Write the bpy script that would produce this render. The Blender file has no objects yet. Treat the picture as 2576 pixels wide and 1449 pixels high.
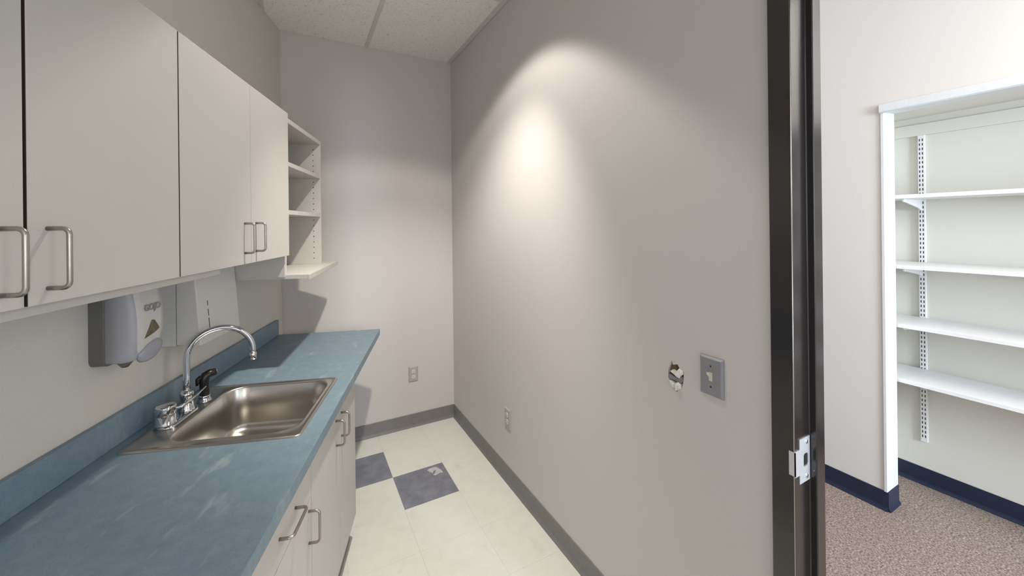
import bpy, bmesh, math, random
from mathutils import Vector, Matrix
from mathutils.geometry import tessellate_polygon

SC = bpy.context.scene
COL = SC.collection
random.seed(7)

# ------------------------------------------------------------------ camera
CAM_H = 1.502
FPX, YAW, ROLL = 984.87, 28.41, 0.0109
cd = bpy.data.cameras.new('camera')
cam = bpy.data.objects.new('camera', cd)
COL.objects.link(cam)
SC.camera = cam
cd.sensor_fit = 'HORIZONTAL'
cd.sensor_width = 36.0
cd.lens = FPX / 2576 * 36.0
cd.shift_y = -(724.5 - 566.36) / 2576
cd.clip_start = 0.02
cam.matrix_world = (Matrix.Translation((0, 0, CAM_H)) @ Matrix.Rotation(math.radians(-YAW), 4, 'Z')
                    @ Matrix.Rotation(math.radians(90), 4, 'X') @ Matrix.Rotation(-ROLL, 4, 'Z'))

# ------------------------------------------------------------------ world, lights, exposure
W = bpy.data.worlds.new('world')
SC.world = W
W.use_nodes = True
W.node_tree.nodes['Background'].inputs[0].default_value = (0.99, 0.955, 0.985, 1)
W.node_tree.nodes['Background'].inputs[1].default_value = 0.86

SC.view_settings.view_transform = 'Standard'
SC.view_settings.look = 'None'
SC.view_settings.exposure = 0.0
SC.view_settings.gamma = 1.0
SC.view_settings.use_curve_mapping = False


def lamp(name, kind, loc, target, power, color, **kw):
    d = bpy.data.lights.new(name, kind)
    d.energy = power
    d.color = color
    for k, v in kw.items():
        setattr(d, k, v)
    o = bpy.data.objects.new(name, d)
    COL.objects.link(o)
    o.location = loc
    v = Vector(target) - Vector(loc)
    o.rotation_euler = v.to_track_quat('-Z', 'Y').to_euler()
    return o


# recessed downlight over the aisle
dlamp = lamp('downlight_lamp', 'SPOT', (0.50, 1.50, 2.765), (0.50, 1.955, 0.0), 172, (1.0, 0.955, 0.85),
             spot_size=math.radians(110), spot_blend=0.22, shadow_soft_size=0.035)
# its reflector throws more light along the beam than at the rim of the cone
dlamp.data.use_nodes = True
_nt = dlamp.data.node_tree
_em = _nt.nodes['Emission']
_ge = _nt.nodes.new('ShaderNodeNewGeometry')
_dp = _nt.nodes.new('ShaderNodeVectorMath')
_dp.operation = 'DOT_PRODUCT'
_dp.inputs[1].default_value = Vector((0.07, 0.28, -0.957)).normalized()
_nt.links.new(_ge.outputs['Incoming'], _dp.inputs[0])
_mr = _nt.nodes.new('ShaderNodeMapRange')
_mr.interpolation_type = 'SMOOTHSTEP'
for _k, _v in zip((1, 2, 3, 4), (0.78, 0.95, 0.21, 1.0)):
    _mr.inputs[_k].default_value = _v
_nt.links.new(_dp.outputs['Value'], _mr.inputs[0])
_nt.links.new(_mr.outputs[0], _em.inputs['Strength'])
# unseen fill lamp added behind the camera to lift the ambient light
lamp('rear_fill_light', 'AREA', (-0.55, -3.9, 1.62), (-0.45, 2.0, 1.45), 17, (1.0, 0.96, 0.94),
     shape='RECTANGLE', size=1.1, size_y=0.9)
# daylight windows of the hallway side
lamp('hallway_window_light', 'AREA', (1.70, -3.4, 1.75), (2.75, 0.9, 1.1), 300, (0.76, 0.88, 1.0),
     shape='RECTANGLE', size=1.0, size_y=1.3)
lamp('hallway_ceiling_light', 'AREA', (2.10, -0.55, 2.75), (1.60, -0.30, 0.0), 36, (1.0, 0.93, 0.82),
     shape='RECTANGLE', size=0.6, size_y=1.2)

# ------------------------------------------------------------------ frames of reference
A = 0.3083                       # the cabinet wall is turned against the right wall
CA, SA = math.cos(A), math.sin(A)
RX = 1.054                       # right wall
BY = 2.941                       # back wall
LN = -0.993                      # left wall, in the cabinet frame (n, s)
CT = 0.838                       # counter top
CZ = 2.781                       # ceiling


def toL(x, y):
    return (x * CA - y * SA, x * SA + y * CA)


def toD(n, s):
    return (n * CA + s * SA, -n * SA + s * CA)


# ------------------------------------------------------------------ materials
def newmat(name):
    m = bpy.data.materials.new(name)
    m.use_nodes = True
    nt = m.node_tree
    return m, nt, nt.nodes['Principled BSDF']


def N(nt, t, **kw):
    n = nt.nodes.new(t)
    for k, v in kw.items():
        if isinstance(k, str) and k.startswith('i_'):
            n.inputs[k[2:].replace('_', ' ')].default_value = v
        else:
            setattr(n, k, v)
    return n


def rgba(c):
    return (c[0], c[1], c[2], 1)


def ramp(nt, fac, stops):
    r = nt.nodes.new('ShaderNodeValToRGB')
    e = r.color_ramp.elements
    e[0].position, e[0].color = stops[0][0], rgba(stops[0][1])
    e[1].position, e[1].color = stops[-1][0], rgba(stops[-1][1])
    for p, c in stops[1:-1]:
        x = e.new(p)
        x.color = rgba(c)
    nt.links.new(fac, r.inputs[0])
    return r.outputs[0]


def coords(nt, scale=(1, 1, 1), rot=(0, 0, 0)):
    tc = nt.nodes.new('ShaderNodeTexCoord')
    mp = nt.nodes.new('ShaderNodeMapping')
    mp.inputs['Scale'].default_value = scale
    mp.inputs['Rotation'].default_value = rot
    nt.links.new(tc.outputs['Object'], mp.inputs[0])
    return mp.outputs[0]


def noise(nt, vec, scale, detail=2.0, rough=0.5):
    n = nt.nodes.new('ShaderNodeTexNoise')
    n.inputs['Scale'].default_value = scale
    n.inputs['Detail'].default_value = detail
    n.inputs['Roughness'].default_value = rough
    nt.links.new(vec, n.inputs['Vector'])
    return n.outputs[0]


def mixc(nt, fac, a, b):
    m = nt.nodes.new('ShaderNodeMix')
    m.data_type = 'RGBA'
    for sock, v in ((m.inputs[0], fac), (m.inputs[6], a), (m.inputs[7], b)):
        if isinstance(v, (tuple, list)):
            sock.default_value = rgba(v)
        elif isinstance(v, float):
            sock.default_value = v
        else:
            nt.links.new(v, sock)
    return m.outputs[2]


def bump(nt, b, h, strength=0.1, dist=0.002):
    n = nt.nodes.new('ShaderNodeBump')
    n.inputs['Strength'].default_value = strength
    n.inputs['Distance'].default_value = dist
    nt.links.new(h, n.inputs['Height'])
    nt.links.new(n.outputs[0], b.inputs['Normal'])


def plain(name, c, rough=0.6, metal=0.0, var=0.06, vs=60.0, bmp=0.0, spec=0.5):
    m, nt, b = newmat(name)
    v = coords(nt)
    n = noise(nt, v, vs, 3)
    lo = tuple(x * (1 - var) for x in c)
    hi = tuple(min(1, x * (1 + var)) for x in c)
    nt.links.new(ramp(nt, n, [(0.3, lo), (0.7, hi)]), b.inputs['Base Color'])
    b.inputs['Roughness'].default_value = rough
    b.inputs['Metallic'].default_value = metal
    b.inputs['Specular IOR Level'].default_value = spec
    if bmp:
        bump(nt, b, n, bmp)
    return m


M = {}
M['paint'] = plain('warm_grey_wall_paint', (0.61, 0.580, 0.572), 0.75, var=0.025, vs=240, bmp=0.12, spec=0.3)
M['paint_left'] = plain('cream_wall_paint', (0.64, 0.612, 0.565), 0.7, var=0.025, vs=240, bmp=0.12, spec=0.3)
M['paint_hall'] = plain('hall_wall_paint', (0.66, 0.64, 0.61), 0.75, var=0.02, vs=200, bmp=0.1, spec=0.3)
M['paint_niche'] = plain('niche_wall_paint', (0.66, 0.645, 0.59), 0.8, var=0.02, vs=200, bmp=0.1, spec=0.3)
M['white_trim'] = plain('white_trim_paint', (0.66, 0.68, 0.69), 0.45, var=0.02)
M['shelf_white'] = plain('white_shelf_melamine', (0.76, 0.76, 0.76), 0.4, var=0.015)
M['laminate'] = plain('greige_cabinet_laminate', (0.545, 0.522, 0.495), 0.5, var=0.02, vs=300, spec=0.35)
M['laminate_in'] = plain('pale_cabinet_interior', (0.60, 0.58, 0.55), 0.55, var=0.02)
M['edge_dark'] = plain('brown_carcass_edge', (0.035, 0.018, 0.010), 0.7)
M['grey_vinyl'] = plain('grey_vinyl_cove_base', (0.20, 0.19, 0.195), 0.5, var=0.06, vs=40)
M['navy_vinyl'] = plain('dark_navy_cove_base', (0.010, 0.016, 0.042), 0.4, var=0.08)
M['frame_paint'] = plain('dark_bronze_frame_paint', (0.010, 0.007, 0.007), 0.22, var=0.08, vs=150, bmp=0.05)
M['frame_paint'].node_tree.nodes['Principled BSDF'].inputs['IOR'].default_value = 1.75
M['dark'] = plain('black_plastic', (0.012, 0.011, 0.012), 0.3)
M['chrome'] = plain('chrome', (0.62, 0.63, 0.655), 0.07, metal=1.0, var=0.01)
M['nickel'] = plain('satin_nickel', (0.42, 0.39, 0.36), 0.32, metal=1.0, var=0.03)
M['zinc'] = plain('zinc_plate', (0.72, 0.74, 0.80), 0.35, metal=0.7, var=0.04)
M['plate'] = plain('grey_switch_plate', (0.30, 0.30, 0.325), 0.4, metal=0.35, var=0.03)
M['plate_beige'] = plain('grey_beige_outlet_plate', (0.43, 0.41, 0.40), 0.45, var=0.02)
M['ivory'] = plain('ivory_device_plastic', (0.70, 0.66, 0.56), 0.35, var=0.02)
M['plaster'] = plain('torn_white_plaster', (0.80, 0.78, 0.72), 0.9, var=0.12, vs=120, bmp=0.4)
M['gypsum_brown'] = plain('torn_brown_paper', (0.16, 0.105, 0.05), 0.9, var=0.4, vs=90, bmp=0.4)
M['soap_front'] = plain('light_grey_soap_plastic', (0.60, 0.59, 0.575), 0.35, var=0.02)
M['soap_side'] = plain('shaded_side_soap_plastic', (0.40, 0.40, 0.43), 0.4, var=0.02)  # darker than the front shell: the shade on the side is put in colour
M['soap_back'] = plain('dark_grey_soap_plastic', (0.125, 0.12, 0.11), 0.5, var=0.04)  # dark back plate, its tone also holds the shade on that side
M['soap_lever'] = plain('grey_lever_plastic', (0.34, 0.34, 0.38), 0.25, var=0.02)
M['soap_window'] = plain('amber_window_plastic', (0.13, 0.105, 0.055), 0.12, var=0.3, vs=60)
M['lettering'] = plain('grey_lettering', (0.25, 0.25, 0.28), 0.5)
M['towel_white'] = plain('white_enamel_steel', (0.63, 0.62, 0.60), 0.4, var=0.015)
M['fixture_white'] = plain('white_fixture_enamel', (0.75, 0.74, 0.72), 0.5)
M['tbar'] = plain('white_grid_enamel', (0.62, 0.61, 0.60), 0.5, var=0.02)
M['slab'] = plain('concrete_underlay', (0.42, 0.415, 0.375), 0.9)
M['stain'] = plain('pale_scuff', (0.50, 0.50, 0.50), 0.8, var=0.2, vs=200)


def make_counter():
    m, nt, b = newmat('blue_green_counter_laminate')
    v = coords(nt)
    n1 = noise(nt, v, 26, 6, 0.65)
    n2 = noise(nt, v, 260, 2)
    c = ramp(nt, n1, [(0.28, (0.158, 0.228, 0.285)), (0.5, (0.182, 0.256, 0.316)), (0.74, (0.212, 0.290, 0.350))])
    d = ramp(nt, n2, [(0.30, (0.80, 0.80, 0.80)), (0.55, (1, 1, 1))])
    mx = nt.nodes.new('ShaderNodeMix')
    mx.data_type = 'RGBA'
    mx.blend_type = 'MULTIPLY'
    mx.inputs[0].default_value = 0.55
    nt.links.new(c, mx.inputs[6])
    nt.links.new(d, mx.inputs[7])
    # dried white smears left by cleaning water, long strokes along the counter
    v2 = coords(nt, (16, 5, 1), (0, 0, 0.5))
    n3 = noise(nt, v2, 1.0, 4, 0.6)
    sm = ramp(nt, n3, [(0.585, (0, 0, 0)), (0.70, (0.6, 0.6, 0.6))])
    nt.links.new(mixc(nt, sm, mx.outputs[2], (0.36, 0.42, 0.45)), b.inputs['Base Color'])
    b.inputs['Roughness'].default_value = 0.42
    bump(nt, b, n2, 0.05, 0.001)
    return m


def make_vct(name, lo, mid, hi, streak, rust):
    m, nt, b = newmat(name)
    v = coords(nt, (1, 1, 1), (0, 0, 0.3))
    n1 = noise(nt, v, 14, 4, 0.6)
    c = ramp(nt, n1, [(0.3, lo), (0.5, mid), (0.72, hi)])
    v2 = coords(nt, (40, 110, 1), (0, 0, 0.9))
    n2 = noise(nt, v2, 1.6, 3, 0.6)
    f = ramp(nt, n2, [(0.62, (0, 0, 0)), (0.70, (1, 1, 1))])
    c = mixc(nt, f, c, streak)
    if rust:
        n3 = noise(nt, coords(nt, (1, 0.55, 1)), 7.5, 5, 0.62)
        f3 = ramp(nt, n3, [(0.62, (0, 0, 0)), (0.80, (0.32, 0.32, 0.32))])
        c = mixc(nt, f3, c, rust)
    nt.links.new(c, b.inputs['Base Color'])
    b.inputs['Roughness'].default_value = 0.38
    bump(nt, b, n1, 0.04, 0.001)
    return m


def make_carpet():
    m, nt, b = newmat('brown_grey_loop_carpet')
    v = coords(nt)
    n1 = noise(nt, v, 130, 3, 0.7)
    n2 = noise(nt, v, 45, 3, 0.6)
    c = ramp(nt, n1, [(0.30, (0.075, 0.058, 0.052)), (0.45, (0.25, 0.20, 0.165)), (0.56, (0.37, 0.30, 0.26)), (0.72, (0.56, 0.48, 0.44))])
    d = ramp(nt, n2, [(0.35, (0.72, 0.70, 0.70)), (0.65, (1, 1, 1))])
    mx = nt.nodes.new('ShaderNodeMix')
    mx.data_type = 'RGBA'
    mx.blend_type = 'MULTIPLY'
    mx.inputs[0].default_value = 0.8
    nt.links.new(c, mx.inputs[6])
    nt.links.new(d, mx.inputs[7])
    nt.links.new(mx.outputs[2], b.inputs['Base Color'])
    b.inputs['Roughness'].default_value = 0.95
    b.inputs['Specular IOR Level'].default_value = 0.1
    bump(nt, b, n1, 0.8, 0.004)
    return m


def make_ceiling_tile():
    m, nt, b = newmat('fissured_mineral_fibre_tile')
    v = coords(nt)
    n1 = noise(nt, v, 150, 2, 0.5)
    n2 = noise(nt, v, 62, 3, 0.6)
    c = ramp(nt, n1, [(0.27, (0.45, 0.435, 0.40)), (0.38, (0.83, 0.81, 0.78)), (0.6, (0.86, 0.84, 0.81))])
    d = ramp(nt, n2, [(0.26, (0.55, 0.54, 0.50)), (0.36, (1, 1, 1))])
    mx = nt.nodes.new('ShaderNodeMix')
    mx.data_type = 'RGBA'
    mx.blend_type = 'MULTIPLY'
    mx.inputs[0].default_value = 1.0
    nt.links.new(c, mx.inputs[6])
    nt.links.new(d, mx.inputs[7])
    nt.links.new(mx.outputs[2], b.inputs['Base Color'])
    b.inputs['Roughness'].default_value = 0.95
    bump(nt, b, n1, 0.35, 0.002)
    return m


def make_steel():
    m, nt, b = newmat('brushed_stainless_steel')
    v = coords(nt, (1, 60, 60))
    n = noise(nt, v, 14, 3)
    nt.links.new(ramp(nt, n, [(0.3, (0.50, 0.47, 0.43)), (0.7, (0.60, 0.57, 0.53))]), b.inputs['Base Color'])
    b.inputs['Metallic'].default_value = 1.0
    b.inputs['Roughness'].default_value = 0.27
    b.inputs['Anisotropic'].default_value = 0.4
    bump(nt, b, n, 0.02, 0.0005)
    return m


M['counter'] = make_counter()
M['vct'] = make_vct('cream_vinyl_tile', (0.69, 0.695, 0.635), (0.72, 0.725, 0.67), (0.74, 0.745, 0.69), (0.63, 0.64, 0.58), (0.40, 0.33, 0.20))
M['vct_dark'] = make_vct('slate_blue_vinyl_tile', (0.15, 0.155, 0.195), (0.19, 0.195, 0.24), (0.235, 0.24, 0.29), (0.30, 0.31, 0.36), None)
M['carpet'] = make_carpet()
M['ctile'] = make_ceiling_tile()
M['steel'] = make_steel()


# ------------------------------------------------------------------ mesh building
class MB:
    """collects geometry in one frame of reference and links it as ONE mesh object"""

    def __init__(self):
        self.v, self.f, self.smooth = [], [], []

    def add(self, verts, faces, smooth=False):
        o = len(self.v)
        self.v += [tuple(p) for p in verts]
        self.f += [[i + o for i in f] for f in faces]
        self.smooth += [smooth] * len(faces)
        return self

    def box(self, a, b):
        x0, y0, z0 = (min(a[i], b[i]) for i in range(3))
        x1, y1, z1 = (max(a[i], b[i]) for i in range(3))
        return self.add([(x0, y0, z0), (x1, y0, z0), (x1, y1, z0), (x0, y1, z0), (x0, y0, z1), (x1, y0, z1), (x1, y1, z1), (x0, y1, z1)],
                        [(0, 3, 2, 1), (4, 5, 6, 7), (0, 1, 5, 4), (1, 2, 6, 5), (2, 3, 7, 6), (3, 0, 4, 7)])

    def prism(self, poly, lo, hi, axis=2, holes=()):
        """extrude a 2-D polygon (with holes) along an axis; for axis 2 poly=(x,y), axis 0 (y,z), axis 1 (x,z)"""
        def p3(p, h):
            return {2: (p[0], p[1], h), 0: (h, p[0], p[1]), 1: (p[0], h, p[1])}[axis]
        loops = [list(poly)] + [list(h) for h in holes]
        flat = [p for l in loops for p in l]
        n = len(flat)
        tris = tessellate_polygon([[Vector((p[0], p[1], 0)) for p in l] for l in loops])
        vs = [p3(p, lo) for p in flat] + [p3(p, hi) for p in flat]
        fs = []
        if len(loops) == 1 and len(poly) <= 4:
            fs = [list(range(n))[::-1], [i + n for i in range(n)]]
        else:
            for t in tris:
                fs.append([t[2], t[1], t[0]])
                fs.append([i + n for i in t])
        o = 0
        for l in loops:
            k = len(l)
            for i in range(k):
                j = (i + 1) % k
                fs.append([o + i, o + j, o + j + n, o + i + n])
            o += k
        return self.add(vs, fs)

    def loft(self, rings, cap0=True, cap1=True, closed=True, smooth=True):
        k = len(rings[0])
        vs = [p for r in rings for p in r]
        fs = []
        for a in range(len(rings) - 1):
            for i in range(k if closed else k - 1):
                j = (i + 1) % k
                fs.append((a * k + i, a * k + j, (a + 1) * k + j, (a + 1) * k + i))
        if cap0:
            fs.append(tuple(range(k))[::-1])
        if cap1:
            fs.append(tuple(range((len(rings) - 1) * k, len(rings) * k)))
        return self.add(vs, fs, smooth)

    def tube(self, pts, r, seg=10):
        pts = [Vector(p) for p in pts]
        rad = r if isinstance(r, (list, tuple)) else [r] * len(pts)
        t0 = (pts[1] - pts[0]).normalized()
        up = Vector((0, 0, 1)) if abs(t0.z) < 0.9 else Vector((1, 0, 0))
        u = t0.cross(up).normalized()
        rings = []
        for i, p in enumerate(pts):
            a = pts[max(i - 1, 0)]
            b = pts[min(i + 1, len(pts) - 1)]
            t = (b - a).normalized()
            u = (u - t * u.dot(t)).normalized()
            w = t.cross(u)
            rings.append([p + (u * math.cos(q) + w * math.sin(q)) * rad[i] for q in (2 * math.pi * k / seg for k in range(seg))])
        return self.loft(rings)

    def lathe(self, c, prof, seg=24):
        """prof: (radius, z) pairs around the vertical through c"""
        rings = [[(c[0] + r * math.cos(q), c[1] + r * math.sin(q), c[2] + z) for q in (2 * math.pi * k / seg for k in range(seg))] for r, z in prof]
        return self.loft(rings)

    def build(self, name, mat, parent=None, base=(0, 0, 0), frame='D', bevel=0.0, seg=2, auto=True):
        me = bpy.data.meshes.new(name)
        me.from_pydata([(p[0] - base[0], p[1] - base[1], p[2] - base[2]) for p in self.v], [], self.f)
        me.polygons.foreach_set('use_smooth', self.smooth)
        bm = bmesh.new()
        bm.from_mesh(me)
        bmesh.ops.recalc_face_normals(bm, faces=bm.faces)
        bm.to_mesh(me)
        bm.free()
        me.update()
        if mat:
            me.materials.append(mat)
        o = bpy.data.objects.new(name, me)
        COL.objects.link(o)
        if parent is None:
            if frame == 'L':
                x, y = toD(base[0], base[1])
                o.location = (x, y, base[2])
                o.rotation_euler = (0, 0, -A)
            else:
                o.location = base
        else:
            o.parent = parent
        if bevel:
            md = o.modifiers.new('bevel', 'BEVEL')
            md.width = bevel
            md.segments = seg
            md.limit_method = 'ANGLE'
            md.angle_limit = math.radians(40)
        return o


def tag(o, label, cat, group=None, kind=None):
    o['label'] = label
    o['category'] = cat
    if group:
        o['group'] = group
    if kind:
        o['kind'] = kind
    return o


def struct(o):
    o['kind'] = 'structure'
    return o


class Thing:
    """an Empty at the thing's base; parts are given in the coordinates of the frame"""

    def __init__(self, name, label, cat, base, frame='D', group=None):
        self.base = base
        e = bpy.data.objects.new(name, None)
        e.empty_display_size = 0.05
        COL.objects.link(e)
        if frame == 'L':
            x, y = toD(base[0], base[1])
            e.location = (x, y, base[2])
            e.rotation_euler = (0, 0, -A)
        else:
            e.location = base
        self.o = tag(e, label, cat, group)

    def part(self, name, mb, mat, parent=None, bevel=0.0, seg=2):
        return mb.build(name, mat, parent or self.o, self.base, bevel=bevel, seg=seg)


def copy_tree(o, parent=None):
    c = o.copy()
    COL.objects.link(c)
    if parent is not None:
        c.parent = parent
    for ch in list(o.children):
        copy_tree(ch, c)
    return c


def arc(c, r, a0, a1, n):
    return [(c[0] + r * math.cos(a0 + (a1 - a0) * i / n), c[1] + r * math.sin(a0 + (a1 - a0) * i / n)) for i in range(n + 1)]


def rrect(x0, y0, x1, y1, r, n=6):
    p = []
    for cx, cy, a in ((x1 - r, y1 - r, 0), (x0 + r, y1 - r, 90), (x0 + r, y0 + r, 180), (x1 - r, y0 + r, 270)):
        p += arc((cx, cy), r, math.radians(a), math.radians(a + 90), n)
    return p


def clip(poly, a, b, c):
    """keep the half-plane a*x+b*y<=c"""
    out = []
    for i in range(len(poly)):
        p, q = poly[i], poly[(i + 1) % len(poly)]
        dp, dq = a * p[0] + b * p[1] - c, a * q[0] + b * q[1] - c
        if dp <= 0:
            out.append(p)
        if dp * dq < 0:
            t = dp / (dp - dq)
            out.append((p[0] + (q[0] - p[0]) * t, p[1] + (q[1] - p[1]) * t))
    return out


def area(poly):
    return 0.5 * abs(sum(poly[i][0] * poly[(i + 1) % len(poly)][1] - poly[(i + 1) % len(poly)][0] * poly[i][1] for i in range(len(poly)))) if len(poly) > 2 else 0


# ------------------------------------------------------------------ walls
WT = 2.86
mb = MB().box((LN - 0.11, -2.6, 0), (LN, 2.766, WT))
wall_left = struct(mb.build('wall_left', M['paint_left'], frame='L'))
bx0 = (LN - 0.11 + BY * SA) / CA
wall_back = struct(MB().box((bx0, BY, 0), (RX + 0.13, BY + 0.11, WT)).build('wall_back', M['paint']))

HOLE = [(0.853, 0.962), (0.846, 0.976), (0.835, 0.980), (0.829, 1.000), (0.827, 1.018), (0.826, 1.036), (0.840, 1.040), (0.850, 1.052), (0.866, 1.046),
        (0.872, 1.058), (0.880, 1.040), (0.886, 1.020), (0.886, 0.998), (0.876, 0.984), (0.866, 0.976)]
wy0, wy1 = 0.509, BY
mb = MB()
mb.prism([(wy0, 0), (wy1, 0), (wy1, WT), (wy0, WT)], RX, RX + 0.014, 0, holes=[HOLE])
mb.box((RX + 0.014, wy0, 0), (RX + 0.11, wy1, WT))
wall_right = struct(mb.build('wall_right', M['paint']))
# the torn-out anchor hole: brown paper behind, broken plaster at its edges
MB().prism([(0.880, 1.036), (0.886, 1.010), (0.868, 0.994), (0.846, 1.004), (0.832, 1.026), (0.846, 1.038), (0.866, 1.050)], RX + 0.008, RX + 0.0135, 0).build('torn_paper', M['gypsum_brown'], wall_right)


def chip(name, poly, d):
    c = (sum(p[0] for p in poly) / len(poly), sum(p[1] for p in poly) / len(poly))
    inner = [(c[0] + (p[0] - c[0]) * 0.6, c[1] + (p[1] - c[1]) * 0.6) for p in poly]
    rings = [[(RX + 0.013, *p) for p in poly], [(RX - 0.001, *p) for p in poly], [(RX - d, *p) for p in inner]]
    return MB().loft(rings, smooth=False).build(name, M['plaster'], wall_right)


chip('plaster_chip', [(0.878, 1.022), (0.862, 1.016), (0.852, 1.010), (0.842, 1.010), (0.838, 1.020), (0.829, 1.026), (0.828, 1.036), (0.842, 1.042), (0.848, 1.032), (0.858, 1.028), (0.868, 1.030)], 0.007)
chip('plaster_chip', [(0.880, 0.992), (0.870, 0.992), (0.860, 0.986), (0.858, 0.974), (0.866, 0.974), (0.874, 0.982)], 0.006)
chip('plaster_chip', [(0.858, 0.990), (0.848, 0.996), (0.838, 0.992), (0.836, 0.980), (0.848, 0.972), (0.855, 0.966), (0.856, 0.978)], 0.009)
MB().prism([(0.886, 1.012), (0.884, 0.996), (0.862, 0.998), (0.838, 0.996), (0.830, 1.004), (0.832, 1.018), (0.850, 1.006), (0.868, 1.010)], RX + 0.001, RX + 0.006, 0).build('torn_facing', M['plate'], wall_right)

# the right wall on the other side of the doorway, and the piece over the door
struct(MB().box((RX, -2.6, 0), (RX + 0.11, -0.43, WT)).build('wall_right_near', M['paint']))
struct(MB().box((RX, -0.43, 2.16), (RX + 0.11, 0.509, WT)).build('wall_right_header', M['paint']))

# ------------------------------------------------------------------ floor of vinyl tiles
floor = struct(MB().box((-1.95, -2.6, -0.05), (RX + 0.11, BY, -0.0035)).build('floor', M['slab']))
T, TX, TY = 0.3048, 0.473, 2.406
darks = {(0, -1), (-1, 0)}
dark_tile = None
for i in range(-8, 3):
    for j in range(-12, 3):
        x0, y0 = TX + i * T, TY + j * T
        g = 0.0002
        poly = [(x0 + g, y0 + g), (x0 + T - g, y0 + g), (x0 + T - g, y0 + T - g), (x0 + g, y0 + T - g)]
        poly = clip(poly, 1, 0, RX + 0.10 if y0 + T < 0.5 else RX - 0.001)
        poly = clip(poly, 0, 1, BY - 0.001)
        poly = clip(poly, -CA, SA, -(LN + 0.002))
        if area(poly) < 0.0008:
            continue
        t = MB().prism(poly, -0.0033, 0, 2).build('floor_tile', M['vct_dark'] if (i, j) in darks else M['vct'], floor)
        if (i, j) in darks:
            t['label'] = 'slate blue floor tile'
# a pale torn scuff on the nearer blue tile
mb = MB().prism([(0.672, 2.372), (0.690, 2.384), (0.728, 2.382), (0.748, 2.340), (0.752, 2.306), (0.732, 2.312), (0.700, 2.300), (0.690, 2.312),
                 (0.704, 2.322), (0.722, 2.352), (0.704, 2.346), (0.694, 2.330), (0.684, 2.346)], 0.0, 0.0006, 2)
mb.build('scuff', M['stain'], floor)

# ------------------------------------------------------------------ ceiling: lay-in panels on a grid
ceiling = struct(MB().box((-1.95, -2.6, 2.83), (RX + 0.11, BY + 0.11, 2.88)).build('ceiling', M['slab']))
GX, GY = 0.425, 1.985
P2, P4 = 0.6096, 1.2192


def room_clip(poly, e=0.001):
    poly = clip(poly, 1, 0, RX - e)
    poly = clip(poly, 0, 1, BY - e)
    return clip(poly, -CA, SA, -(LN + e))


for i in range(-5, 2):
    for j in range(-4, 1):
        x0, y0 = GX + i * P2, GY + j * P4
        poly = room_clip([(x0 + 0.004, y0 + 0.004), (x0 + P2 - 0.004, y0 + 0.004), (x0 + P2 - 0.004, y0 + P4 - 0.004), (x0 + 0.004, y0 + P4 - 0.004)])
        if area(poly) < 0.003:
            continue
        MB().prism(poly, CZ + 0.002, CZ + 0.018, 2).build('ceiling_panel', M['ctile'], ceiling)
for i in range(-5, 2):
    x = GX + i * P2
    poly = room_clip([(x - 0.012, -2.6), (x + 0.012, -2.6), (x + 0.012, BY), (x - 0.012, BY)])
    if area(poly) > 0.001:
        MB().prism(poly, CZ - 0.0015, CZ + 0.0015, 2).build('tee_bar', M['tbar'], ceiling)
for j in range(-3, 1):
    for i in range(-5, 2):
        x0, y = GX + i * P2, GY + j * P4
        poly = room_clip([(x0 + 0.012, y - 0.012), (x0 + P2 - 0.012, y - 0.012), (x0 + P2 - 0.012, y + 0.012), (x0 + 0.012, y + 0.012)])
        if area(poly) > 0.0008:
            MB().prism(poly, CZ - 0.0012, CZ + 0.0012, 2).build('cross_tee', M['tbar'], ceiling)
mb = MB().box((RX - 0.022, -2.6, CZ - 0.003), (RX - 0.0005, BY - 0.0005, CZ - 0.0018)).box((RX - 0.0015, -2.6, CZ - 0.003), (RX - 0.0003, BY - 0.0005, CZ + 0.02))
mb.build('wall_angle', M['tbar'], ceiling)

# recessed downlight whose beam washes the walls
dl = Thing('downlight', 'round recessed downlight with white trim ring in the tiled ceiling', 'light', (0.50, 1.50, 2.776))
mb = MB()
mb.loft([[(0.50 + r * math.cos(q), 1.50 + r * math.sin(q), z) for q in (2 * math.pi * k / 32 for k in range(32))]
         for r, z in ((0.062, 2.790), (0.060, 2.776), (0.066, 2.773), (0.085, 2.7745), (0.087, 2.779))], cap0=False, cap1=False)
dl.part('trim_ring', mb, M['fixture_white'])

# ------------------------------------------------------------------ cove base
def cove_profile(h=0.098):
    return [(0, 0), (0.013, 0), (0.0125, 0.003), (0.008, 0.010), (0.0045, 0.020), (0.004, h - 0.002), (0.002, h), (0, h)]


pr = cove_profile()
mb = MB().loft([[(x, BY - d - 0.0002, z) for d, z in pr] for x in (-0.10, RX - 0.0005)], smooth=False)
struct(mb.build('baseboard_back', M['grey_vinyl']))
mb = MB().loft([[(RX - d - 0.0002, y, z) for d, z in pr] for y in (0.562, BY - 0.004)], smooth=False)
struct(mb.build('baseboard_right', M['grey_vinyl']))

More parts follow.
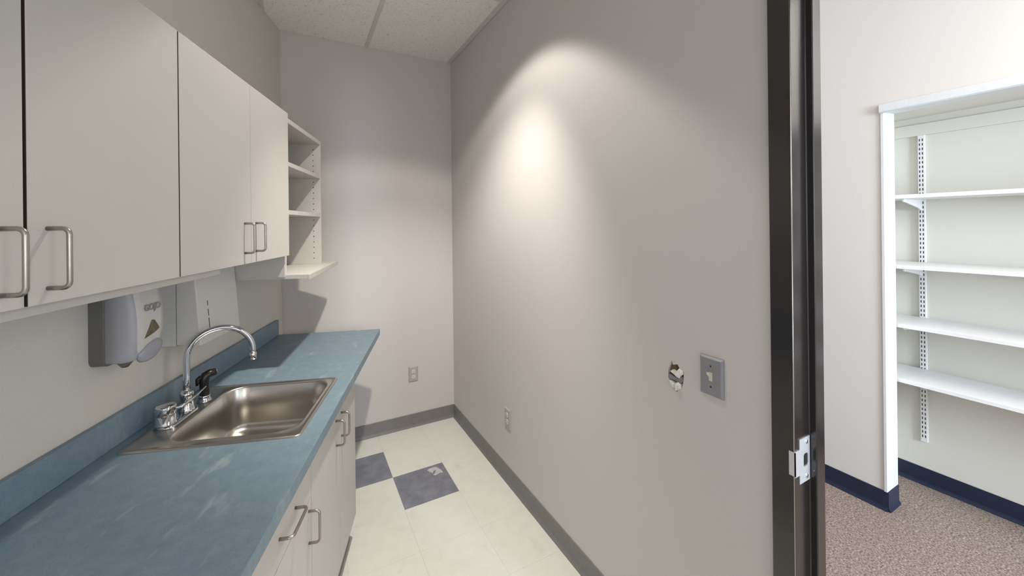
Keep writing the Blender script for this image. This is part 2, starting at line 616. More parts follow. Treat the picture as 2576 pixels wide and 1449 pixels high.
# ------------------------------------------------------------------ steel door frame
mb = MB()
prof = [(RX, 0.560), (RX - 0.013, 0.560), (RX - 0.014, 0.558), (RX - 0.014, 0.510), (RX - 0.012, 0.5075), (RX + 0.052, 0.5075),
        (RX + 0.054, 0.506), (RX + 0.054, 0.4925), (RX + 0.056, 0.491), (RX + 0.092, 0.491), (RX + 0.094, 0.493), (RX + 0.094, 0.5075),
        (RX + 0.122, 0.5075), (RX + 0.124, 0.510), (RX + 0.124, 0.558), (RX + 0.122, 0.560), (RX + 0.111, 0.560), (RX + 0.111, 0.515), (RX, 0.515)]
mb.prism(prof, 0, 2.16, 2)
door1 = struct(mb.build('door_1', M['frame_paint'], bevel=0.0008))
mb = MB().prism([(p[0], 0.08 - p[1]) for p in prof], 0, 2.16, 2)
mb.build('far_jamb', M['frame_paint'], door1)
hp = [(RX - 0.014, 2.11), (RX - 0.014, 2.165), (RX + 0.124, 2.165), (RX + 0.124, 2.11), (RX + 0.094, 2.11), (RX + 0.094, 2.094), (RX + 0.054, 2.094), (RX + 0.054, 2.11)]
MB().prism(hp, -0.47, 0.55, 1).build('head_jamb', M['frame_paint'], door1)
# a thin pale metal line where the casing meets the rabbet
MB().tube([(RX - 0.0145, 0.5085, 0), (RX - 0.0145, 0.5085, 2.11)], 0.0012, 8).build('frame_edge_line', M['nickel'], door1)
# strike plate with its lip and latch hole
sy = 0.5072
outer = [(RX + 0.004, 0.866), (RX + 0.051, 0.866), (RX + 0.051, 0.974), (RX + 0.004, 0.974), (RX + 0.004, 0.950), (RX - 0.016, 0.950), (RX - 0.016, 0.888), (RX + 0.004, 0.888)]
latch = [(RX + 0.022, 0.905), (RX + 0.026, 0.902), (RX + 0.038, 0.904), (RX + 0.042, 0.910), (RX + 0.042, 0.930), (RX + 0.038, 0.935), (RX + 0.026, 0.935), (RX + 0.022, 0.931)]
mb = MB().prism(outer, sy - 0.0022, sy, 1, holes=[latch])
mb.prism([(RX - 0.016, 0.890), (RX - 0.016, 0.948), (RX - 0.0135, 0.948), (RX - 0.0135, 0.890)], sy - 0.0022, sy + 0.012, 1)
sp = mb.build('strike_plate', M['zinc'], door1)
MB().prism([(RX + 0.021, 0.901), (RX + 0.043, 0.901), (RX + 0.043, 0.936), (RX + 0.021, 0.936)], sy - 0.0006, sy, 1).build('latch_hole', M['dark'], sp)
for z in (0.962, 0.878):
    rings = [[(RX + 0.036 + r * math.cos(q), sy - 0.0022 - d, z + r * math.sin(q)) for q in (2 * math.pi * k / 14 for k in range(14))] for r, d in ((0.0055, 0), (0.005, 0.0012), (0.003, 0.0018))]
    MB().loft(rings).build('screw', M['chrome'], sp)

# ------------------------------------------------------------------ hallway
HX = 2.66
NX = 3.11
struct(MB().box((RX + 0.11, -3.6, -0.05), (NX + 0.2, 4.2, 0)).build('floor_hallway', M['carpet']))
NY0, NY1, NZ = -0.95, 0.872, 2.085
mb = MB().prism([(-3.6, 0), (NY0, 0), (NY0, NZ), (NY1, NZ), (NY1, 0), (4.2, 0), (4.2, WT), (-3.6, WT)], HX, HX + 0.125, 0)
struct(mb.build('wall_hallway', M['paint_hall']))
mb = MB().box((NX, NY0 - 0.1, 0), (NX + 0.1, 1.10, NZ + 0.3))
struct(mb.build('wall_niche_back', M['paint_niche']))
mb = MB().box((HX + 0.125, 1.0, 0), (NX, 1.08, NZ + 0.3))
struct(mb.build('wall_niche_side', M['paint_niche']))
struct(MB().box((HX + 0.125, NY0 - 0.1, 0), (NX, NY0 - 0.02, NZ + 0.3)).build('wall_niche_near', M['paint_niche']))
struct(MB().box((HX + 0.125, NY0 - 0.02, NZ + 0.005), (NX, 1.0, NZ + 0.06)).build('ceiling_niche', M['paint_niche']))
# white liner of the opening
mb = MB().box((HX - 0.006, NY1 - 0.009, 0.098), (HX + 0.129, NY1 + 0.004, NZ - 0.012))
struct(mb.build('trim_1', M['white_trim'], bevel=0.0015))
mb = MB().prism([(HX - 0.012, NZ + 0.020), (HX - 0.016, NZ + 0.016), (HX - 0.016, NZ - 0.018), (HX - 0.010, NZ - 0.024), (HX + 0.129, NZ - 0.012), (HX + 0.129, NZ), (HX, NZ), (HX, NZ + 0.020)], NY0, NY1 + 0.006, 1)
struct(mb.build('trim_2', M['white_trim']))
struct(MB().box((NX - 0.016, NY0 - 0.02, 1.985), (NX, 1.0, 2.05)).build('trim_3', M['paint_niche'], bevel=0.002))
# navy cove base
mb = MB().loft([[(HX - d - 0.0002, y, z * 1.02) for d, z in pr] for y in (NY1 - 0.010, 4.2)], smooth=False)
b1 = struct(mb.build('baseboard_hallway', M['navy_vinyl']))
mb = MB().loft([[(x, NY1 - 0.009 - d, z * 1.02) for d, z in pr] for x in (HX - 0.004, HX + 0.127)], smooth=False)
mb.build('corner_return', M['navy_vinyl'], b1)
mb = MB().loft([[(NX - d - 0.0002, y, z) for d, z in pr] for y in (NY0 - 0.02, 1.0)], smooth=False)
struct(mb.build('baseboard_niche', M['navy_vinyl']))

# slotted standards and their brackets, shelves resting on them
SHELF_Z = (1.640, 1.268, 0.955, 0.664)


def standard(y, label):
    t = Thing('shelf_standard', label, 'shelf standard', (NX, y, 0.25), group=None)
    x1, x0 = NX - 0.0005, NX - 0.016
    t.part('rail', MB().box((x0, y - 0.014, 0.25), (x1, y + 0.014, 1.985)), M['shelf_white'], bevel=0.001)
    mb = MB()
    z = 0.275
    while z < 1.97:
        for dy in (-0.0075, 0.0045):
            mb.box((x0 - 0.0004, y + dy, z), (x0 + 0.002, y + dy + 0.004, z + 0.014))
        z += 0.0254
    t.part('slots', mb, M['dark'])['kind'] = 'stuff'
    for zt in SHELF_Z:
        zz = zt - 0.0205
        poly = [(x0, zz), (x0 - 0.262, zz), (x0 - 0.266, zz - 0.010), (x0 - 0.255, zz - 0.016), (x0 - 0.225, zz - 0.018), (x0 - 0.060, zz - 0.045), (x0, zz - 0.060)]
        t.part('bracket', MB().prism(poly, y - 0.003, y + 0.003, 1), M['shelf_white'])
    return t


standard(0.845, 'white double slotted shelf standard beside the white niche edge')
standard(0.21, 'white slotted shelf standard toward the far side of the niche')
standard(-0.52, 'white slotted shelf standard at the hidden end of the niche')
names = ['topmost of the four white shelves in the hallway niche', 'second white shelf from the top in the hallway niche',
         'third white shelf from the top in the hallway niche', 'lowest white shelf in the hallway niche, above the navy baseboard']
for z, nm in zip(SHELF_Z, names):
    o = MB().box((NX - 0.017 - 0.295, NY0 + 0.0, z - 0.020), (NX - 0.017, 0.985, z)).build('wall_shelf', M['shelf_white'], base=(NX - 0.15, 0, z - 0.02), bevel=0.0015)
    tag(o, nm, 'shelf', 'white shelves in the hallway niche')

# ------------------------------------------------------------------ wall cabinets (cabinet frame: n out of the wall, s along it)
DZ0, DZ1 = 1.376, 2.018
DN = -0.660


def pull_z(t, parent, n, s, z0, z1, out=0.032, r=0.0040, mat=None):
    rr = 0.011
    pts = [(n, s, z1)] + [(n + out - rr, s, z1)]
    pts += [(n + out - rr + rr * math.sin(a), s, z1 - rr + rr * math.cos(a)) for a in (math.radians(q) for q in (22, 45, 67, 90))]
    pts += [(n + out - rr + rr * math.cos(a), s, z0 + rr - rr * math.sin(a)) for a in (math.radians(q) for q in (0, 22, 45, 67, 90))]
    pts += [(n, s, z0)]
    return t.part('handle', MB().tube(pts, r, 12), M['nickel'], parent)


def pull_s(t, parent, n, s0, s1, z, out=0.032, r=0.0042):
    rr = 0.011
    pts = [(n, s0, z), (n + out - rr, s0, z)]
    pts += [(n + out - rr + rr * math.sin(a), s0 + rr - rr * math.cos(a), z) for a in (math.radians(q) for q in (22, 45, 67, 90))]
    pts += [(n + out - rr + rr * math.cos(a), s1 - rr + rr * math.sin(a), z) for a in (math.radians(q) for q in (0, 22, 45, 67, 90))]
    pts += [(n, s1, z)]
    return t.part('handle', MB().tube(pts, r, 12), M['nickel'], parent)


def wall_cabinet(s0, s1, doors, label, gable=False):
    t = Thing('wall_cabinet', label, 'cabinet', (-0.83, (s0 + s1) / 2, DZ0), 'L', 'cabinets hung on the left wall')
    th = 0.018
    n0, n1 = LN + 0.0005, -0.681
    mb = MB()
    mb.box((n0, s0, DZ0), (n1, s0 + th, DZ1))
    mb.box((n0, s1 - th, DZ0), (n1, s1, DZ1))
    mb.box((n0, s0, DZ1 - th), (n1, s1, DZ1))
    mb.box((n0, s0, DZ0 + 0.012), (n1, s1, DZ0 + 0.012 + th))
    mb.box((n0, s0, DZ0 + 0.03), (n0 + 0.006, s1, DZ1))
    t.part('carcass', mb, M['laminate_in'])
    # front edges coloured dark brown to deepen the shade in the door gaps
    mid = (doors[0][1] + doors[1][0]) / 2
    for a, b in ((s0 + 0.001, s0 + th), (s1 - th, s1 - 0.001), (mid - 0.02, mid + 0.02)):
        t.part('front_edge', MB().box((n1, a, DZ0 + 0.004), (n1 + 0.0008, b, DZ1 - 0.002)), M['edge_dark'])
    if gable:
        t.part('end_panel', MB().box((n0, s1, 1.279), (n1, s1 + 0.014, DZ1 - 0.002)), M['laminate'])
    for a, b, hs, hz in doors:
        d = t.part('door', MB().box((DN - 0.0192, a, DZ0), (DN, b, DZ1)), M['laminate'], bevel=0.0012)
        if a < 1.2:
            t.part('edge_band', MB().box((DN - 0.0190, a - 0.0006, DZ0 + 0.001), (DN - 0.0012, a, DZ1 - 0.001)), M['edge_dark'], d)['label'] = 'dark brown door edge'  # dark strip added so that the door gap reads dark
        pull_z(t, d, DN, hs, hz, hz + 0.103)
    return t


wall_cabinet(0.385, 1.1640, [(0.388, 0.7720, 0.737, 1.402), (0.7785, 1.1615, 0.811, 1.402)],
             'greige two-door wall cabinet nearest the camera, above the soap dispenser')
wall_cabinet(1.1645, 1.926, [(1.1665, 1.5600, 1.511, 1.415), (1.5620, 1.9260, 1.598, 1.417)],
             'greige two-door wall cabinet next to the open shelves, above the towel dispenser', gable=True)

# recessed light rail under the cabinets
o = MB().box((-0.700, 0.386, 1.3555), (-0.682, 1.400, 1.3875)).build('light_rail', M['laminate'], base=(-0.69, 0.9, 1.3555), frame='L', bevel=0.001)
tag(o, 'long pale board fixed under the front of the wall cabinets', 'rail')

# ------------------------------------------------------------------ open shelves with a deep bottom board
us0, us1 = 1.9405, 2.505
t = Thing('open_shelf_unit', 'open greige wall shelf unit with three compartments beside the corner', 'shelf unit', (-0.83, 2.2, 1.27), 'L')
n0, n1 = LN + 0.0005, -0.681
# the corner wall runs at a slant: keep the parts in front of it
t.part('side_panel', MB().box((n0, us1 - 0.012, 1.2865), (n1, us1, 2.012)), M['laminate_in'])
t.part('side_panel', MB().box((n0, us0, 1.2865), (n1, us0 + 0.012, 2.012)), M['laminate_in'])
t.part('top_panel', MB().box((n0, us0 + 0.012, 1.990), (n1, us1 - 0.012, 2.012)), M['laminate'], bevel=0.001)
t.part('back_panel', MB().box((n0, us0 + 0.012, 1.2865), (n0 + 0.006, us1 - 0.012, 1.990)), M['laminate_in'])
for z in (1.789, 1.563):
    t.part('shelf', MB().box((n0 + 0.006, us0 + 0.0125, z), (n1 - 0.002, us1 - 0.0125, z + 0.021)), M['laminate'], bevel=0.001)
mb = MB()
for z in [1.32 + 0.032 * k for k in range(21)]:
    for n in (-0.720, -0.950):
        rings = [[(n + r * math.cos(q), us1 - 0.0121 - d, z + r * math.sin(q)) for q in (2 * math.pi * k / 8 for k in range(8))] for r, d in ((0.0028, 0.0), (0.0028, 0.0004))]
        mb.loft(rings)
ph = t.part('peg_holes', mb, M['edge_dark'])
ph['kind'] = 'stuff'
ends = 2.655
board = t.part('deep_shelf', MB().prism([(n0, us0 - 0.001), (-0.588, us0 - 0.001), (-0.636, ends), (n0, ends)], 1.268, 1.286, 2), M['laminate'])
t.part('shelf_lip', MB().prism([(-0.588, us0 - 0.001), (-0.580, us0 - 0.001), (-0.628, ends), (-0.636, ends)], 1.262, 1.286, 2), M['laminate'], board, bevel=0.001)

# ------------------------------------------------------------------ countertop with sink cut-out and backsplash
ce = 2.660
cs0 = 0.20
cf = -0.376
t = Thing('countertop', 'blue-green laminate countertop running along the left wall, with backsplash', 'countertop', (-0.68, 1.43, CT - 0.038), 'L')
hole = [(-0.925, 1.360), (-0.452, 1.360), (-0.452, 1.826), (-0.925, 1.826)]
mb = MB().prism([(LN + 0.001, cs0), (cf, cs0), (cf, ce), (LN + 0.001, ce)], CT - 0.038, CT, 2, holes=[hole])
ct = t.part('worktop', mb, M['counter'], bevel=0.0015)
t.part('backsplash', MB().box((LN + 0.0008, cs0, CT + 0.0003), (LN + 0.019, ce - 0.005, CT + 0.093)), M['counter'], bevel=0.002)

# ------------------------------------------------------------------ stainless sink
t = Thing('sink', 'stainless steel single bowl drop-in sink in the blue-green counter', 'sink', (-0.69, 1.593, CT), 'L')
rx0, rx1, ry0, ry1 = -0.940, -0.436, 1.345, 1.842


def ring(x0, y0, x1, y1, r, z):
    return [(p[0], p[1], z) for p in rrect(x0, y0, x1, y1, r, 8)]


def rin(d, r, z):   # the bowl, offset inwards by d
    return ring(-0.846 + d, 1.386 + d, -0.462 - d, 1.812 - d, r, z)


mb = MB()
rings = [ring(rx0, ry0, rx1, ry1, 0.018, CT + 0.0006), ring(rx0 + 0.002, ry0 + 0.002, rx1 - 0.002, ry1 - 0.002, 0.017, CT + 0.0042),
         ring(rx0 + 0.008, ry0 + 0.008, rx1 - 0.008, ry1 - 0.008, 0.014, CT + 0.0055), ring(rx0 + 0.016, ry0 + 0.016, rx1 - 0.012, ry1 - 0.016, 0.012, CT + 0.0030),
         rin(-0.008, 0.078, CT + 0.0030), rin(-0.005, 0.075, CT + 0.0050), rin(-0.001, 0.072, CT + 0.0045), rin(0.002, 0.070, CT - 0.002),
         rin(0.010, 0.066, CT - 0.090), rin(0.014, 0.062, CT - 0.140), rin(0.022, 0.056, CT - 0.158), rin(0.040, 0.045, CT - 0.168), rin(0.065, 0.03, CT - 0.171),
         [(-0.654 + 0.044 * math.cos(q), 1.599 + 0.044 * math.sin(q), CT - 0.1745) for q in (2 * math.pi * (k + 0.0) / 36 for k in range(36))]]
mb.loft(rings, cap0=False, cap1=True)
basin = t.part('basin', mb, M['steel'])
dr = MB().lathe((-0.654, 1.599, CT - 0.1745), [(0.042, 0.0), (0.042, 0.003), (0.038, 0.004), (0.032, 0.001), (0.012, 0.0005), (0.0, 0.0005)], 28)
drain = t.part('drain', dr, M['chrome'])
mb = MB()
for k in range(6):
    q = k * math.pi / 3
    mb.box((-0.654 + 0.018 * math.cos(q) - 0.003, 1.599 + 0.018 * math.sin(q) - 0.003, CT - 0.1738), (-0.654 + 0.018 * math.cos(q) + 0.003, 1.599 + 0.018 * math.sin(q) + 0.003, CT - 0.1732))
t.part('drain_holes', mb, M['dark'], drain)

# ------------------------------------------------------------------ faucet
LZ = CT + 0.0032
t = Thing('faucet', 'chrome gooseneck faucet with a drum handle on the sink ledge', 'faucet', (-0.893, 1.60, LZ), 'L')
fx, fs = -0.893, 1.602
t.part('escutcheon', MB().loft([[(p[0], p[1], LZ + z) for p in rrect(fx - 0.029 + d, 1.474 + d, fx + 0.027 - d, 1.640 - d, 0.025 - d, 6)] for d, z in ((0, 0), (0.0, 0.004), (0.003, 0.008), (0.008, 0.010))]), M['chrome'])
t.part('spout_base', MB().lathe((fx, fs, LZ + 0.009), [(0.024, 0), (0.024, 0.004), (0.0215, 0.010), (0.019, 0.030), (0.0175, 0.046), (0.021, 0.050), (0.0215, 0.060), (0.019, 0.066), (0.013, 0.072), (0.0, 0.072)]), M['chrome'])
th = math.radians(25)
R, z1 = 0.100, 1.030
pts = [(fx, fs, LZ + 0.06), (fx, fs, 0.95), (fx, fs, z1)]
for k in range(1, 25):
    a = math.pi * k / 24
    d = R - R * math.cos(a)
    pts.append((fx + d * math.cos(th), fs + d * math.sin(th), z1 + R * math.sin(a)))
ex, es = fx + 2 * R * math.cos(th), fs + 2 * R * math.sin(th)
pts.append((ex, es, z1 - 0.012))
sp = t.part('spout', MB().tube(pts, [0.0115, 0.0105, 0.0100] + [0.0100] * 25, 16), M['chrome'])
t.part('aerator', MB().lathe((ex, es, z1 - 0.038), [(0.0, 0.0), (0.0100, 0.0), (0.0122, 0.001), (0.0126, 0.021), (0.0112, 0.025), (0.0103, 0.028)], 20), M['chrome'], sp)
hx, hs = -0.903, 1.507
hd = t.part('handle_base', MB().lathe((hx, hs, LZ + 0.009), [(0.030, 0), (0.030, 0.003), (0.0275, 0.006), (0.0268, 0.030), (0.0, 0.030)]), M['chrome'])
hk = t.part('handle', MB().lathe((hx, hs, LZ + 0.041), [(0.0, 0.0), (0.0275, 0.0), (0.0288, 0.002), (0.0292, 0.024), (0.0280, 0.028), (0.023, 0.030), (0.0, 0.0310)]), M['chrome'])
t.part('lever', MB().tube([(hx + 0.022, hs + 0.010, LZ + 0.052), (hx + 0.040, hs + 0.026, LZ + 0.056), (hx + 0.050, hs + 0.080, LZ + 0.066), (hx + 0.052, hs + 0.130, LZ + 0.076)], [0.0055, 0.0052, 0.0042, 0.0036], 12), M['chrome'], hk)

t = Thing('side_sprayer', 'black pull-out side sprayer in a chrome collar beside the faucet', 'sprayer', (-0.885, 1.695, LZ), 'L')
px, ps = -0.885, 1.695
t.part('collar', MB().lathe((px, ps, LZ), [(0.024, 0), (0.024, 0.003), (0.0205, 0.008), (0.0180, 0.018), (0.0190, 0.022), (0.0170, 0.024), (0.0, 0.024)]), M['chrome'])
bd = MB().tube([(px, ps, LZ + 0.022), (px, ps, LZ + 0.045), (px, ps, LZ + 0.070), (px, ps, LZ + 0.084), (px + 0.003, ps + 0.003, LZ + 0.096), (px + 0.012, ps + 0.013, LZ + 0.101), (px + 0.024, ps + 0.027, LZ + 0.101)],
                [0.0155, 0.0155, 0.0160, 0.0168, 0.0165, 0.0150, 0.0140], 18)
sb = t.part('spray_body', bd, M['dark'])
fp = (px + 0.0235, ps + 0.0265, LZ + 0.101)
t.part('spray_face', MB().tube([fp, (fp[0] + 0.003, fp[1] + 0.0034, fp[2])], [0.0125, 0.0110], 18), M['nickel'], sb)
t.part('thumb_lever', MB().tube([(px - 0.006, ps - 0.010, LZ + 0.098), (px - 0.014, ps - 0.016, LZ + 0.088), (px - 0.016, ps - 0.018, LZ + 0.066)], [0.007, 0.008, 0.004], 10), M['dark'], sb)

# ------------------------------------------------------------------ soap dispenser
t = Thing('soap_dispenser', 'light and dark grey soap dispenser with push lever on the left wall', 'dispenser', (-0.94, 1.405, 1.10), 'L')
a0, a1 = 1.336, 1.474
w0 = LN + 0.0005
# wall plate
mb = MB().loft([[(n, s, z) for s, z in rrect(a0 + d, 1.100 + d, a1 - d, 1.338 - d, 0.020 - d, 6)] for n, d in ((w0, 0), (w0 + 0.036, 0.0), (w0 + 0.040, 0.004))], smooth=False)
t.part('wall_plate', mb, M['soap_back'])


def soap_ring(z, dep, ins):
    n_b, n_f = w0 + 0.040, w0 + 0.040 + dep
    return [(n_b, a0 + ins, z)] + [(n_f - 0.020 * (1 - math.sin(q)), a0 + ins + 0.014 * (1 - math.cos(q)), z) for q in (math.radians(x) for x in (0, 30, 60, 90))] \
        + [(n_f - 0.020 * (1 - math.sin(q)), a1 - ins - 0.014 * (1 - math.cos(q)), z) for q in (math.radians(x) for x in (90, 60, 30, 0))] + [(n_b, a1 - ins, z)]


def dep_at(z):
    u = (z - 1.100) / 0.238
    return 0.052 + 0.022 * math.sin(math.pi * min(1, max(0, u * 0.8 + 0.12)))


zs = [1.108, 1.114, 1.13, 1.16, 1.20, 1.24, 1.28, 1.31, 1.328, 1.334]
mb = MB().loft([soap_ring(z, dep_at(z) - (0.010 if k in (0, 9) else 0), 0.006 if k in (0, 9) else 0.001) for k, z in enumerate(zs)])
body = t.part('body', mb, M['soap_side'])
# pale front shell
fz = [1.112, 1.120, 1.14, 1.17, 1.20, 1.24, 1.28, 1.31, 1.330]
fw = [0.020, 0.036, 0.050, 0.056, 0.057, 0.057, 0.057, 0.057, 0.055]
rg = []
for z, w in zip(fz, fw):
    nf = w0 + 0.040 + dep_at(z)
    c = (a0 + a1) / 2
    rg.append([(nf - 0.006, c - w, z), (nf + 0.001, c - w + 0.002, z), (nf + 0.0035, c - w * 0.6, z), (nf + 0.0042, c, z), (nf + 0.0035, c + w * 0.6, z), (nf + 0.001, c + w - 0.002, z), (nf - 0.006, c + w, z)])
front = t.part('front_shell', MB().loft(rg), M['soap_front'], body)
c = (a0 + a1) / 2


def on_front(s, z, d):
    return (w0 + 0.040 + dep_at(z) + 0.0042 + d, s, z)


tri = [(c - 0.030, 1.170), (c - 0.012, 1.205), (c - 0.002, 1.221), (c + 0.008, 1.219), (c + 0.026, 1.196), (c + 0.030, 1.188), (c + 0.010, 1.179)]
mb = MB().loft([[on_front(s, z, -0.003) for s, z in tri], [on_front(s, z, 0.0010) for s, z in tri]], smooth=False)
t.part('level_window', mb, M['soap_window'], body)
# bulging push lever
mb = MB()
lc = (c + 0.006, 1.128)
rg = []
for k, (f, d) in enumerate(((1.0, 0.0), (0.98, 0.006), (0.86, 0.013), (0.62, 0.0175), (0.30, 0.020), (0.02, 0.0205))):
    rg.append([(w0 + 0.040 + 0.062 + d, lc[0] + 0.050 * f * math.cos(q) - 0.010 * f * math.sin(q) * 0.0, lc[1] + 0.032 * f * math.sin(q) + 0.010 * f * math.cos(q)) for q in (2 * math.pi * j / 28 for j in range(28))])
mb.loft(rg)
t.part('push_lever', mb, M['soap_lever'], body)
t.part('nozzle', MB().lathe((w0 + 0.060, a0 + 0.045, 1.086), [(0.0, 0), (0.008, 0.0), (0.018, 0.014), (0.024, 0.024), (0.0, 0.024)], 16), M['soap_back'], body)
fc = bpy.data.curves.new('lettering', 'FONT')
fc.body = 'GOJO'
fc.size = 0.0275
fc.extrude = 0.0006
fc.offset = 0.0006
fc.space_character = 0.92
fc.align_x = 'CENTER'
ftmp = bpy.data.objects.new('lettering_curve', fc)
COL.objects.link(ftmp)
bpy.context.view_layer.update()
fme = bpy.data.meshes.new_from_object(ftmp.evaluated_get(bpy.context.evaluated_depsgraph_get()))
bpy.data.objects.remove(ftmp)
bpy.data.curves.remove(fc)
fme.materials.clear()
fme.materials.append(M['lettering'])
ft = bpy.data.objects.new('lettering', fme)
COL.objects.link(ft)
ft.parent = body
p0 = on_front(c + 0.004, 1.252, 0.0012)
ft.matrix_local = Matrix(((0, 0, 1, p0[0] + 0.94), (1, 0, 0, p0[1] - 1.405), (0, 1, 0, p0[2] - 1.10), (0, 0, 0, 1)))

# ------------------------------------------------------------------ paper towel dispenser
t = Thing('towel_dispenser', 'white steel paper towel dispenser on the left wall under the cabinet', 'dispenser', (-0.94, 1.77, 1.07), 'L')
b0, b1 = 1.632, 1.918
mb = MB().prism([(w0, 1.355), (w0, 1.074), (w0 + 0.050, 1.074), (w0 + 0.050, 1.355)], b0, b1, 1)
case = t.part('case', mb, M['towel_white'], bevel=0.001)
mb = MB().prism([(w0 + 0.0515, 1.355), (w0 + 0.0515, 1.076), (-0.860, 1.070), (-0.881, 1.355)], b0 - 0.0012, b1 + 0.0012, 1)
cover = t.part('cover', mb, M['towel_white'], bevel=0.004)


def tn(z):
    return -0.860 - 0.021 * (z - 1.070) / 0.285


for za, zb in ((1.207, 1.226), (1.168, 1.194), (1.118, 1.160)):
    mb = MB().prism([(tn(za) - 0.002, za), (tn(za) + 0.0006, za), (tn(zb) + 0.0006, zb), (tn(zb) - 0.002, zb)], 1.692, 1.696, 1)
    t.part('level_slot', mb, M['dark'], cover)
t.part('towel_slot', MB().box((w0 + 0.02, b0 + 0.03, 1.0675), (w0 + 0.085, b1 - 0.03, 1.0755)), M['dark'], case)

# ------------------------------------------------------------------ base cabinets
BN = -0.400
BZ0, BZ1 = 0.128, 0.792


def base_cabinet(s0, s1, label, fronts):
    t = Thing('base_cabinet', label, 'cabinet', (-0.70, (s0 + s1) / 2, 0), 'L', 'base cabinets under the counter')
    th = 0.018
    n0, n1 = LN + 0.001, BN - 0.0205
    mb = MB()
    for a in (s0, s1 - th):
        mb.prism([(n0, 0), (BN - 0.046, 0), (BN - 0.046, BZ0 - 0.005), (n1, BZ0 - 0.005), (n1, CT - 0.0385), (n0, CT - 0.0385)], a, a + th, 1)
    mb.box((n0, s0 + th, BZ0), (n1, s1 - th, BZ0 + th))
    mb.box((n0, s0 + th, BZ0 + th), (n0 + 0.006, s1 - th, CT - 0.24))
    mb.box((n1 - 0.02, s0 + th, CT - 0.058), (n1, s1 - th, CT - 0.0385))
    t.part('carcass', mb, M['laminate_in'])
    t.part('toe_kick', MB().box((BN - 0.046, s0, 0.0), (BN - 0.030, s1, BZ0 - 0.006)), M['grey_vinyl'])
    for kind, a, b, z0, z1, h in fronts:
        d = t.part(kind, MB().box((BN - 0.0195, a, z0), (BN, b, z1)), M['laminate'], bevel=0.0012)
        if h and h[0] == 'v':
            pull_z(t, d, BN, h[1], h[2], h[3])
        elif h:
            pull_s(t, d, BN, h[1], h[2], h[3])
    return t


base_cabinet(0.300, 0.9275, 'greige base cabinet nearest the camera, mostly hidden by the counter', [('door', 0.302, 0.611, BZ0, BZ1, None), ('door', 0.615, 0.9255, BZ0, BZ1, None)])
base_cabinet(0.9285, 1.3305, 'greige base cabinet with a drawer pulled by a slanting horizontal handle', [
    ('drawer', 0.9310, 1.3290, 0.655, BZ1, ('h', 1.078, 1.190, 0.718)), ('door', 0.9310, 1.3290, BZ0, 0.6515, ('v', 1.302, 0.530, 0.628))])
base_cabinet(1.3315, 1.9900, 'greige two-door base cabinet below the sink, at the end of the row', [
    ('door', 1.3330, 1.6835, BZ0, BZ1, ('v', 1.636, 0.646, 0.742)), ('door', 1.6880, 1.9890, BZ0, BZ1, ('v', 1.720, 0.641, 0.737))])

# ------------------------------------------------------------------ outlets and switch
def P(axis, sgn, face, c, u, v, d):
    """a point on a wall plate: u across, v up, d out of the wall"""
    if axis == 'x':
        return (face - d, c[0] - u * sgn, c[1] + v)
    return (c[0] + u * sgn, face - d, c[1] + v)


def plate_rings(axis, face, c, w, h, t, bev, mb):
    rr = [[P(axis, 1, face, c, x, y, d) for x, y in ((-w / 2 + i, -h / 2 + i), (w / 2 - i, -h / 2 + i), (w / 2 - i, h / 2 - i), (-w / 2 + i, h / 2 - i))] for d, i in ((0, 0), (t * 0.35, 0), (t, bev))]
    return mb.loft(rr, smooth=False)


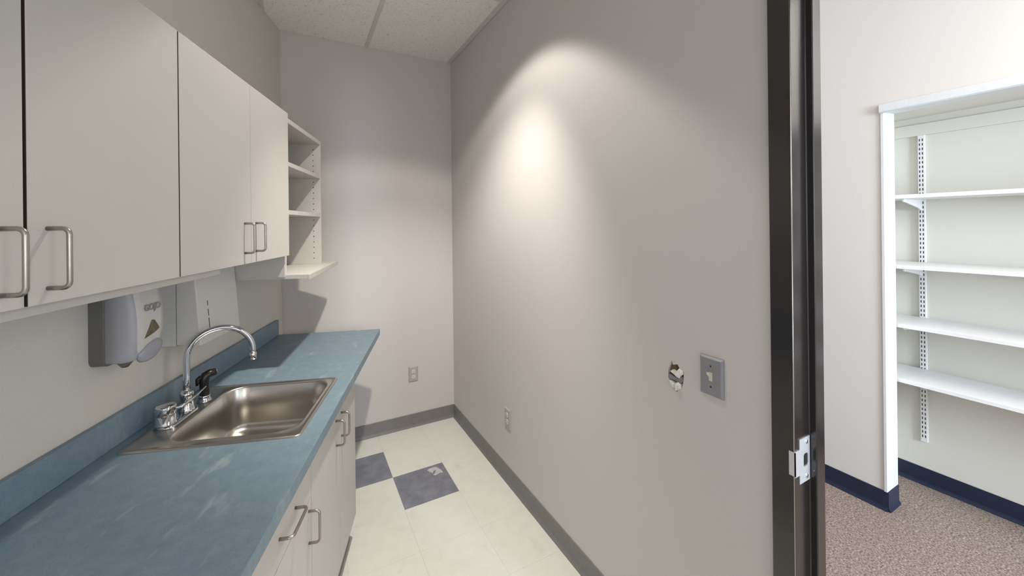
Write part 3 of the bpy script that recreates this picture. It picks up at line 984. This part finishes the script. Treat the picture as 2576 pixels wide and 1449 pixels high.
def outlet(axis, face, c, label):
    base = (face, c[0], c[1]) if axis == 'x' else (c[0], face, c[1])
    t = Thing('electrical_outlet', label, 'outlet', base, 'D', 'wall outlets')
    pl = t.part('cover_plate', plate_rings(axis, face - 0.0003, c, 0.070, 0.112, 0.0065, 0.005, MB()), M['plate_beige'])
    for dv in (0.0195, -0.0195):
        pts = arc((0, 0), 0.0172, math.radians(35), math.radians(145), 8) + arc((0, 0), 0.0172, math.radians(215), math.radians(325), 8)
        mb = MB().loft([[P(axis, 1, face, c, x, y * 0.82 + dv, d) for x, y in pts] for d in (0.005, 0.0085)], smooth=False)
        r = t.part('receptacle', mb, M['ivory'])
        mb = MB()
        for u, hh in ((-0.0065, 0.0042), (0.0065, 0.0036)):
            q = [P(axis, 1, face, c, u + x, dv + 0.003 + y, d) for d in (0.0082, 0.0088) for x, y in ((-0.0012, -hh), (0.0012, -hh), (0.0012, hh), (-0.0012, hh))]
            mb.add(q, [(0, 1, 2, 3), (4, 5, 6, 7), (0, 1, 5, 4), (1, 2, 6, 5), (2, 3, 7, 6), (3, 0, 4, 7)])
        mb.loft([[P(axis, 1, face, c, 0.0024 * math.cos(q), dv - 0.0075 + 0.0024 * math.sin(q), d) for q in (2 * math.pi * k / 10 for k in range(10))] for d in (0.0082, 0.0088)])
        t.part('slots', mb, M['dark'], r)
    mb = MB().loft([[P(axis, 1, face, c, r * math.cos(q), r * math.sin(q), d) for q in (2 * math.pi * k / 12 for k in range(12))] for r, d in ((0.003, 0.006), (0.003, 0.0075), (0.001, 0.0082))])
    t.part('screw', mb, M['nickel'])


outlet('y', BY, (0.735, 0.396), 'grey-beige duplex outlet on the back wall above the baseboard')
outlet('x', RX, (2.023, 0.379), 'beige duplex outlet low on the right wall, seen edge-on')

c = (0.729, 1.055)
t = Thing('light_switch', 'grey toggle light switch plate on the right wall beside the torn hole', 'switch', (RX, c[0], c[1]))
pl = t.part('cover_plate', plate_rings('x', RX - 0.0003, c, 0.074, 0.114, 0.008, 0.006, MB()), M['plate'])
col_poly = [(-0.0052, -0.0125), (0.0052, -0.0125), (0.0052, 0.0125), (-0.0052, 0.0125)]
t.part('toggle_collar', MB().loft([[P('x', 1, RX, c, x, y, d) for x, y in col_poly] for d in (0.006, 0.0092)], smooth=False), M['ivory'])
mb = MB().loft([[P('x', 1, RX, c, x, y + o, d) for x, y in ((-hw, -hh), (hw, -hh), (hw, hh), (-hw, hh))] for d, o, hw, hh in ((0.008, -0.001, 0.0042, 0.006), (0.014, 0.005, 0.0040, 0.0048), (0.0225, 0.0125, 0.0036, 0.0036))], smooth=False)
t.part('toggle', mb, M['ivory'], bevel=0.0008)
for v in (0.030, -0.030):
    mb = MB().loft([[P('x', 1, RX, c, r * math.cos(q), v + r * math.sin(q), d) for q in (2 * math.pi * k / 12 for k in range(12))] for r, d in ((0.0028, 0.0072), (0.0028, 0.0086), (0.001, 0.0090))])
    t.part('screw', mb, M['edge_dark'])
